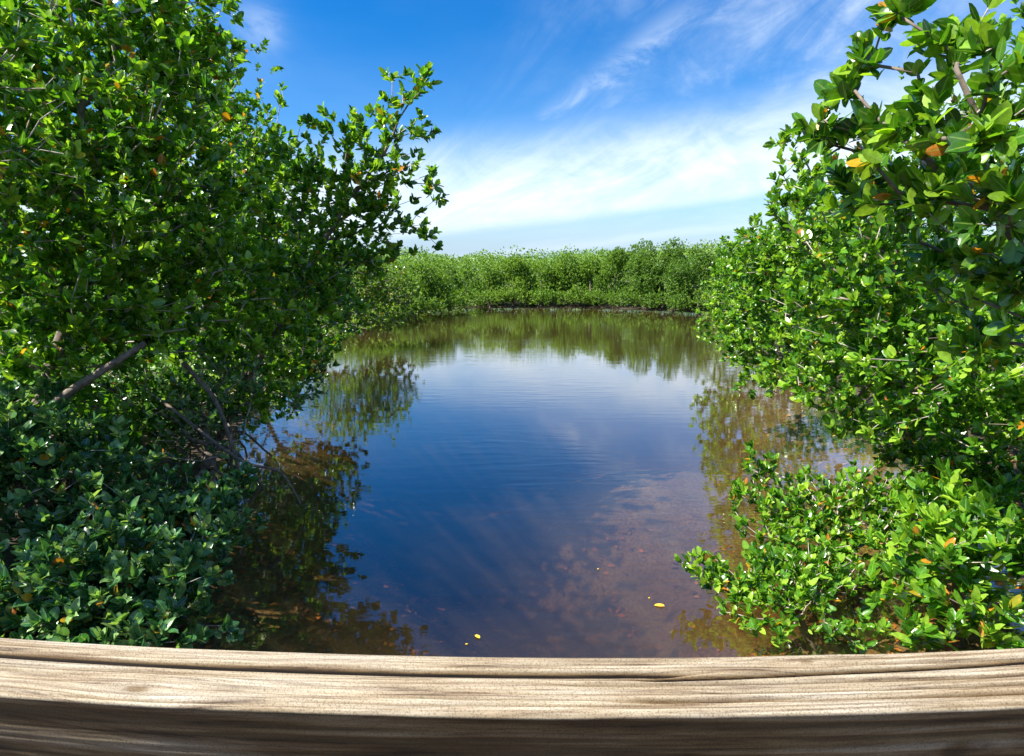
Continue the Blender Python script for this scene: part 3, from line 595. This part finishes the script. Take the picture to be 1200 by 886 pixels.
stick('dead_branch', 'pale dead branch lying flat in the shallows under the long-leaved shrub', [at(1060, 690, 3.9), at(1130, 702, 3.8), at(1200, 712, 3.75)], .010, 1)
stick('dead_branch', 'crooked twiggy dead branch at the water edge nearest the handrail', [at(1100, 728, 3.6), at(1150, 722, 3.6), at(1205, 735, 3.5)], .006, 2, 6)
stick('dead_branch', 'small bleached forked stick poking out of the brown water amid the lowest shrub', [at(925, 735, 3.7), at(950, 705, 3.75), at(972, 700, 3.8)], .006, 3, 5)
stick('dead_branch', 'bare stick leaning up from the mud under the broad glossy mangrove', [at(1085, 545, 5.3), at(1105, 515, 5.3), at(1125, 480, 5.4)], .016, 4, 2)
stick('dead_branch', 'thick grey fallen limb jutting in at the picture edge above the long-leaved shrub', [at(1270, 548, 4.6), at(1215, 552, 4.7), at(1165, 556, 4.9)], .03, 5, 2)
stick('dead_branch', 'thin bent twig rising from the shallows amid the upright-sprayed shrub', [at(915, 700, 4.2), at(905, 680, 4.2), at(890, 655, 4.25)], .006, 6, 2)

# ------------------------------------------------------------------ handrail: weathered timber, slightly bowed
def rail_y(x): return 0.055 * x * x - 0.015 * x
NR = Noise2(21)
us = np.concatenate([np.linspace(-2.6, -1.0, 60)[:-1], np.linspace(-1.0, 1.0, 900), np.linspace(1.0, 2.6, 60)[1:]])
W0, W1, ZT, HT = 0.733, 0.859, 1.80, 0.22      # near edge, far edge, top, timber depth
prof = []                                        # closed cross-section (across 0..1, height)
for v in np.linspace(0, 1, 150): prof.append((v, 0.0))
rd = 0.008
prof = np.array(prof)
def section():
    p = []
    nt_ = 170
    for v in np.linspace(0.0, 1.0, nt_):
        e = min(v, 1 - v) * (W1 - W0); z = 0 if e > rd else -(rd - math.sqrt(max(rd * rd - (rd - e) ** 2, 0)))
        p.append((W1 - v * (W1 - W0), z, 0))     # from the far edge to the near edge
    for z in np.linspace(-rd, -HT, 100)[1:]: p.append((W0 - 0.33 * (z + rd), z, 1))   # face undercut, a shape added to keep the sun off it
    p.append((W1, -HT, 2))
    for z in np.linspace(-HT, -rd, 12)[1:-1]: p.append((W1, z, 2))
    return np.array(p)
sec = section(); nsx = len(sec); nu = len(us)
U, Vv = np.meshgrid(us, np.arange(nsx), indexing='ij')
yy = sec[:, 0][None] + 0 * U; zz = sec[:, 1][None] + 0 * U; side = sec[:, 2][None] + 0 * U
acr = (W1 - yy) / (W1 - W0)                      # 0 far .. 1 near
dep = np.where(side == 1, -zz / HT, 0)
knots = [(-0.55, .80, .050, .16, 0), (0.46, .16, .035, .12, 0), (-0.80, 1.34, .10, .20, 1), (0.66, 1.22, .06, .13, 1)]
acd = acr + np.where(side == 1, dep, 0)            # runs on from the top over the edge and down the face
kd = np.zeros_like(U); kn = np.zeros_like(U)
for (ku, kv, su_, sv_, _) in knots:
    e = np.exp(-(((U - ku) / (su_ * 2.4)) ** 2 + ((acd - kv) / (sv_ * 1.2)) ** 2))
    kd += -0.75 * (acd - kv) * e; kn += np.exp(-(((U - ku) / (su_ * .42)) ** 2 + ((acd - kv) / (sv_ * .40)) ** 2) ** 2)
warp = 0.05 * (fbm(NR, U * 1.1, acr * 1.5) - .47) + 0.012 * U + kd
g = fbm(NR, (acr + warp) * 26 + 5, U * 1.3, 3) - 0.44
g2 = NR((acr + warp) * 95, U * 3.0) - 0.5
top = side < 0.5
dz = base_dz = 0.0034 * g + 0.0010 * g2
def crack(path, u0, u1, width, depth, wob=0.02):
    c = path(U) + wob * (fbm(NR, U * 4 + 3, 0 * U + 7 * width) - .47)
    env = smooth(u0, u0 + 0.12, U) * (1 - smooth(u1 - 0.2, u1, U))
    return -depth * env * np.exp(-((acr - c) / (width * (0.4 + env))) ** 2)
dz = dz + crack(lambda u: 0.33 - 0.03 * np.clip(u, 0, 1), -2.4, 0.34, .034, .024)
dz = dz + crack(lambda u: 0.42 - 0.24 * np.clip(u - .2, 0, 1.6), 0.12, 2.4, .026, .022)
for c0, a, b, w_, d_ in ((.15, -.1, .5, .014, .006), (.52, .0, .9, .018, .008), (.60, -.5, .1, .013, .005), (.72, -.7, -.1, .014, .005), (.66, .2, 1.2, .020, .008), (.80, .1, 1.3, .020, .008), (.45, -.9, -.3, .012, .005),
                         (.86, -.4, .4, .014, .005), (.22, .4, 1.2, .014, .005), (.58, -1.2, -.5, .014, .006), (.20, -1.0, -.4, .012, .005), (.10, .0, .7, .012, .005), (.93, -.8, .0, .014, .005), (.77, -.2, .5, .012, .004)):
    dz = dz + crack(lambda u, c0=c0: c0 + 0.03 * u * u - 0.02 * u, a, b, w_, d_)
zz = zz + np.where(top, dz, 0)
fdep = -zz / HT
gf = fbm(NR, (fdep + 0.08 * (fbm(NR, U * 2 + 50, fdep * 2) - .47)) * 14 + 60, U * 1.6, 4) - .47
chip = 0.0018 * (fbm(NR, U * 9, 0 * U + 3) - .5) * np.exp(-((acr - 1) / .08) ** 2)
yy = yy + np.where(side == 1, -0.006 * gf + 0.002, 0) + chip
zz = zz + np.where(top, chip * 0.8 - 0.002 * np.clip(fbm(NR, U * 5 + 9, 0 * U) - .55, 0, 1) * np.exp(-((acr - 1) / .05) ** 2) * 4, 0)
yy = yy + rail_y(U)
vv = np.stack([U.ravel(), yy.ravel(), (ZT + zz).ravel()], 1)
i, j = np.meshgrid(np.arange(nu - 1), np.arange(nsx), indexing='ij'); i, j = i.ravel(), j.ravel(); k = (j + 1) % nsx
qf = np.stack([i * nsx + j, (i + 1) * nsx + j, (i + 1) * nsx + k, i * nsx + k], 1)
m, nt, n, l = nodes('weathered_timber')
at_ = n.new('ShaderNodeAttribute'); at_.attribute_name = 'tint'
ga_ = n.new('ShaderNodeAttribute'); ga_.attribute_name = 'grain'; tc = n.new('ShaderNodeTexCoord'); mp = n.new('ShaderNodeMapping'); mp.inputs['Scale'].default_value = (4.5, 210, 160)
l.new(ga_.outputs['Vector'], mp.inputs['Vector'])
n1 = n.new('ShaderNodeTexNoise'); n1.inputs['Scale'].default_value = 1.0; n1.inputs['Detail'].default_value = 9; n1.inputs['Roughness'].default_value = .68; n1.inputs['Distortion'].default_value = .25
l.new(mp.outputs[0], n1.inputs['Vector'])
mp2 = n.new('ShaderNodeMapping'); mp2.inputs['Scale'].default_value = (2.6, 26, 18); l.new(ga_.outputs['Vector'], mp2.inputs['Vector'])
n2 = n.new('ShaderNodeTexNoise'); n2.inputs['Scale'].default_value = 1.3; n2.inputs['Detail'].default_value = 5; l.new(mp2.outputs[0], n2.inputs['Vector'])
n3 = n.new('ShaderNodeTexNoise'); n3.inputs['Scale'].default_value = 420; n3.inputs['Detail'].default_value = 2; l.new(tc.outputs['Object'], n3.inputs['Vector'])
cr = ramp(n, [(0.36, (0.11, 0.085, 0.062)), (0.43, (0.25, 0.205, 0.155)), (0.52, (0.34, 0.30, 0.23)), (0.62, (0.44, 0.40, 0.33))]); l.new(n1.outputs['Fac'], cr.inputs[0])
c2 = ramp(n, [(0.30, (0.62, 0.50, 0.36)), (0.50, (0.92, 0.86, 0.76)), (0.68, (1.0, 1.0, 1.0))]); l.new(n2.outputs['Fac'], c2.inputs[0])
c5 = ramp(n, [(0.36, (0.6, 0.58, 0.55)), (0.5, (1, 1, 1))]); l.new(n3.outputs['Fac'], c5.inputs[0])
mu0 = n.new('ShaderNodeMix'); mu0.data_type = 'RGBA'; mu0.blend_type = 'MULTIPLY'; mu0.inputs[0].default_value = 1
l.new(cr.outputs[0], mu0.inputs[6]); l.new(c5.outputs[0], mu0.inputs[7])
mu = n.new('ShaderNodeMix'); mu.data_type = 'RGBA'; mu.blend_type = 'MULTIPLY'; mu.inputs[0].default_value = 1
l.new(mu0.outputs[2], mu.inputs[6]); l.new(c2.outputs[0], mu.inputs[7])
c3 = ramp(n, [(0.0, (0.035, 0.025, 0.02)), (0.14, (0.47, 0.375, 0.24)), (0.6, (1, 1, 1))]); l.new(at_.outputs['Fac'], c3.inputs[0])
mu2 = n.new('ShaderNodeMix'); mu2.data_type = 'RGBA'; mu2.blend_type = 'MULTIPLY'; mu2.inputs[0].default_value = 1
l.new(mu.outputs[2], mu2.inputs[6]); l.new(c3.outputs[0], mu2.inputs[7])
pb = n.new('ShaderNodeBsdfPrincipled'); pb.inputs['Roughness'].default_value = 0.75; pb.inputs['Specular IOR Level'].default_value = 0.3
l.new(mu2.outputs[2], pb.inputs['Base Color'])
bp = n.new('ShaderNodeBump'); bp.inputs['Strength'].default_value = .5; bp.inputs['Distance'].default_value = .0015; l.new(n1.outputs['Fac'], bp.inputs['Height']); l.new(bp.outputs[0], pb.inputs['Normal'])
o = n.new('ShaderNodeOutputMaterial'); l.new(pb.outputs[0], o.inputs[0]); M_WOOD = m
tint = np.where(top, np.clip(0.72 + g * 1.4, 0.25, 1) * (1 - np.clip((base_dz - dz - 0.0015) / 0.007, 0, 1)), np.clip(0.16 + gf * 1.1, 0.07, 1))   # grain ridges bleach, cracks painted dark for dirt and shade; side's shade tinted in
hr = empty('handrail', (0, 0.79, -0.8)); GR = np.stack([U.ravel(), (acd + warp).ravel() * (W1 - W0), (side * 0.31).ravel()], 1)
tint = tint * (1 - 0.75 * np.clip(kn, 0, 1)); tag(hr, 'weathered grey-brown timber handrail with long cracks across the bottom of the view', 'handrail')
vv = vv - np.array([0, 0.79, -0.8])
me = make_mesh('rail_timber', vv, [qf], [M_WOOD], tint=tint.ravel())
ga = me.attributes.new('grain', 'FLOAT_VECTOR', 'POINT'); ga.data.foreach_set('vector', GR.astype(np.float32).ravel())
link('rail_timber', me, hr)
for px_ in (-1.5, 1.5):
    y0 = rail_y(px_) + 0.025; w_ = .045
    pv = [(px_ + sx * w_, y0 + sy * w_, z) for z in (-0.9, ZT - HT + 0.84) for sx, sy in ((-1, -1), (1, -1), (1, 1), (-1, 1))]
    link('post', make_mesh('post', pv, [[(3, 2, 1, 0), (4, 5, 6, 7), (0, 1, 5, 4), (1, 2, 6, 5), (2, 3, 7, 6), (3, 0, 4, 7)]], [M_WOOD], tint=np.full(8, .3), smooth=False), hr)

# the boardwalk deck under the viewpoint: gapped planks
dv, df = [], []
for k in range(13):
    y1 = 0.70 - 0.15 * k
    for z in (0.70, 0.74):
        for (sx, yy_) in ((-1, y1 - .142), (1, y1 - .142), (1, y1), (-1, y1)): dv.append((sx * 2.6, yy_, z))
    b_ = 8 * k; df += [(b_ + 3, b_ + 2, b_ + 1, b_), (b_ + 4, b_ + 5, b_ + 6, b_ + 7), (b_, b_ + 1, b_ + 5, b_ + 4), (b_ + 1, b_ + 2, b_ + 6, b_ + 5), (b_ + 2, b_ + 3, b_ + 7, b_ + 6), (b_ + 3, b_, b_ + 4, b_ + 7)]
tag(link('boardwalk', make_mesh('boardwalk', dv, [df], [M_BARK], smooth=False)), kind='structure')

# ------------------------------------------------------------------ light, sky, camera
SUN_AZ, SUN_EL = R(-110), R(50)             # azimuth clockwise from straight ahead
sd_ = Vector((math.sin(SUN_AZ) * math.cos(SUN_EL), math.cos(SUN_AZ) * math.cos(SUN_EL), math.sin(SUN_EL)))
su = bpy.data.lights.new('sun', 'SUN'); su.energy = 5.0; su.angle = R(0.53); su.color = (1.0, 0.95, 0.86)
so = bpy.data.objects.new('sun', su); C.objects.link(so); so.rotation_euler = (-sd_).to_track_quat('-Z', 'Y').to_euler()

w = bpy.data.worlds.new('World'); S.world = w; w.use_nodes = True
nt = w.node_tree; n, l = nt.nodes, nt.links; n.clear()
def M(op, a, b=None, c=None, clamp=False):
    q = n.new('ShaderNodeMath'); q.operation = op; q.use_clamp = clamp
    for i, v in enumerate((a, b, c)):
        if v is None: continue
        if isinstance(v, (int, float)): q.inputs[i].default_value = v
        else: l.new(v, q.inputs[i])
    return q.outputs[0]
def SS(a, b, v):                            # smoothstep
    q = n.new('ShaderNodeMapRange'); q.interpolation_type = 'SMOOTHSTEP'; q.inputs[1].default_value = a; q.inputs[2].default_value = b; l.new(v, q.inputs[0]); return q.outputs[0]
sky = n.new('ShaderNodeTexSky'); sky.sky_type = 'NISHITA'; sky.sun_disc = False; sky.sun_elevation = SUN_EL; sky.sun_rotation = SUN_AZ % (2 * math.pi)
sky.air_density = 1.0; sky.dust_density = 0.3; sky.ozone_density = 2.5; sky.altitude = 0
hs = n.new('ShaderNodeHueSaturation'); hs.inputs['Saturation'].default_value = 1.5; hs.inputs['Hue'].default_value = 0.508; hs.inputs['Value'].default_value = 1.0
l.new(sky.outputs[0], hs.inputs['Color'])
tc = n.new('ShaderNodeTexCoord'); sx = n.new('ShaderNodeSeparateXYZ'); l.new(tc.outputs['Generated'], sx.inputs[0])
zc = M('MAXIMUM', sx.outputs[2], 0.0)
az = M('ARCTAN2', sx.outputs[0], sx.outputs[1])            # radians, 0 straight ahead, + to the right
el = M('ARCSINE', zc)
inv = M('DIVIDE', 1.0, M('ADD', zc, 0.12))
cx_, cy_ = M('MULTIPLY', sx.outputs[0], inv), M('MULTIPLY', sx.outputs[1], inv)
cb = n.new('ShaderNodeCombineXYZ'); l.new(cx_, cb.inputs[0]); l.new(cy_, cb.inputs[1])
# cirrus fibres fan out to the upper right from a point low over the far shore
fu, fv = M('ADD', az, 0.27), M('SUBTRACT', el, 0.02)
th = M('ARCTAN2', fv, fu); rr_ = M('SQRT', M('ADD', M('MULTIPLY', fu, fu), M('MULTIPLY', fv, fv)))
cb2 = n.new('ShaderNodeCombineXYZ'); l.new(M('MULTIPLY', th, 7.5), cb2.inputs[0]); l.new(M('MULTIPLY', rr_, 4.2), cb2.inputs[1]); cb2.inputs[2].default_value = 0.37
cn = n.new('ShaderNodeTexNoise'); cn.inputs['Scale'].default_value = 1.0; cn.inputs['Detail'].default_value = 10; cn.inputs['Roughness'].default_value = 0.62; cn.inputs['Distortion'].default_value = 1.1
l.new(cb2.outputs[0], cn.inputs['Vector'])
cb3 = n.new('ShaderNodeCombineXYZ'); l.new(M('MULTIPLY', az, 5.0), cb3.inputs[0]); l.new(M('MULTIPLY', el, 9.0), cb3.inputs[1]); cb3.inputs[2].default_value = 2.1
cf = n.new('ShaderNodeTexNoise'); cf.inputs['Scale'].default_value = 1.3; cf.inputs['Detail'].default_value = 9; cf.inputs['Roughness'].default_value = 0.65; cf.inputs['Distortion'].default_value = 0.8
l.new(cb3.outputs[0], cf.inputs['Vector'])
fib = SS(0.28, 0.78, cn.outputs['Fac']); clump = SS(0.35, 0.68, cf.outputs['Fac'])
cn2 = n.new('ShaderNodeTexNoise'); cn2.inputs['Scale'].default_value = 0.55; cn2.inputs['Detail'].default_value = 5; l.new(cb.outputs[0], cn2.inputs['Vector'])
veil = SS(0.38, 0.70, cn2.outputs['Fac'])
low = M('SUBTRACT', el, M('MULTIPLY_ADD', az, 0.10, 0.068))
band = M('MULTIPLY', SS(-0.004, 0.020, low), M('SUBTRACT', 1.0, SS(0.06, 0.185, low)))
tex = M('ADD', M('MULTIPLY', fib, 0.62), M('MULTIPLY', clump, 0.45))
bandn = M('MULTIPLY', band, M('MULTIPLY_ADD', tex, 0.80, 0.42), clamp=True)
def gauss(v, c, w): q = M('DIVIDE', M('SUBTRACT', v, c), w); return M('EXPONENT', M('MULTIPLY', M('MULTIPLY', q, q), -1.0))
streak = M('MULTIPLY', M('MULTIPLY', gauss(M('ADD', th, M('MULTIPLY', cf.outputs['Fac'], 0.10)), 0.62, 0.045), M('MULTIPLY', SS(0.28, 0.4, rr_), M('SUBTRACT', 1.0, SS(0.54, 0.72, rr_)))), M('MULTIPLY_ADD', clump, 0.42, 0.05))
hor = M('MULTIPLY', M('SUBTRACT', 1.0, SS(0.0, 0.17, el)), 0.92)
strip = M('MULTIPLY', gauss(M('ADD', low, M('MULTIPLY', fib, 0.012)), -0.030, 0.008), 0.30)
rightw = SS(-0.05, 0.5, az)
high = M('MULTIPLY', M('MULTIPLY', M('MULTIPLY', fib, M('MULTIPLY_ADD', clump, 0.7, 0.3)), M('MULTIPLY', M('MULTIPLY_ADD', rightw, 0.62, 0.05), M('SUBTRACT', 1.0, SS(0.75, 1.05, th)))), M('SUBTRACT', 1.0, M('MULTIPLY', SS(0.3, 0.7, el), 0.5)))
puff = M('MULTIPLY', M('MULTIPLY', gauss(az, -0.37, 0.035), gauss(el, 0.335, 0.028)), M('MULTIPLY', clump, 0.30))
leftv = M('MULTIPLY', M('MULTIPLY', SS(0.05, 0.5, M('MULTIPLY', az, -1.0)), veil), 0.10)
cov = M('ADD', M('ADD', M('MAXIMUM', M('MAXIMUM', bandn, strip), M('MAXIMUM', high, streak)), leftv), M('ADD', puff, M('MULTIPLY', veil, 0.06)), clamp=True)
hzm = n.new('ShaderNodeMix'); hzm.data_type = 'RGBA'; l.new(hor, hzm.inputs[0]); l.new(hs.outputs[0], hzm.inputs[6]); hzm.inputs[7].default_value = (2.35, 3.3, 4.6, 1)
mixc = n.new('ShaderNodeMix'); mixc.data_type = 'RGBA'; l.new(cov, mixc.inputs[0]); l.new(hzm.outputs[2], mixc.inputs[6]); mixc.inputs[7].default_value = (5.3, 6.0, 6.7, 1)
bg = n.new('ShaderNodeBackground'); bg.inputs['Strength'].default_value = 0.076; l.new(mixc.outputs[2], bg.inputs['Color'])
wo = n.new('ShaderNodeOutputWorld'); l.new(bg.outputs[0], wo.inputs[0])

cam = bpy.data.cameras.new('camera'); co = bpy.data.objects.new('camera', cam); C.objects.link(co)
cam.sensor_width = 36; cam.lens = 36 * F / 1200; cam.clip_start = 0.05; cam.clip_end = 3000
co.location = (0, 0, CAMZ); co.rotation_euler = (R(90) - PITCH, 0, 0)
S.camera = co
S.view_settings.view_transform = 'Standard'; S.view_settings.look = 'None'; S.view_settings.gamma = 1; S.view_settings.exposure = 1.36
S.render.engine = 'CYCLES'
S.cycles.max_bounces = 10; S.cycles.transparent_max_bounces = 12; S.cycles.diffuse_bounces = 4; S.cycles.glossy_bounces = 3; S.cycles.transmission_bounces = 4
S.cycles.caustics_reflective = False; S.cycles.caustics_refractive = False; S.cycles.sample_clamp_indirect = 6
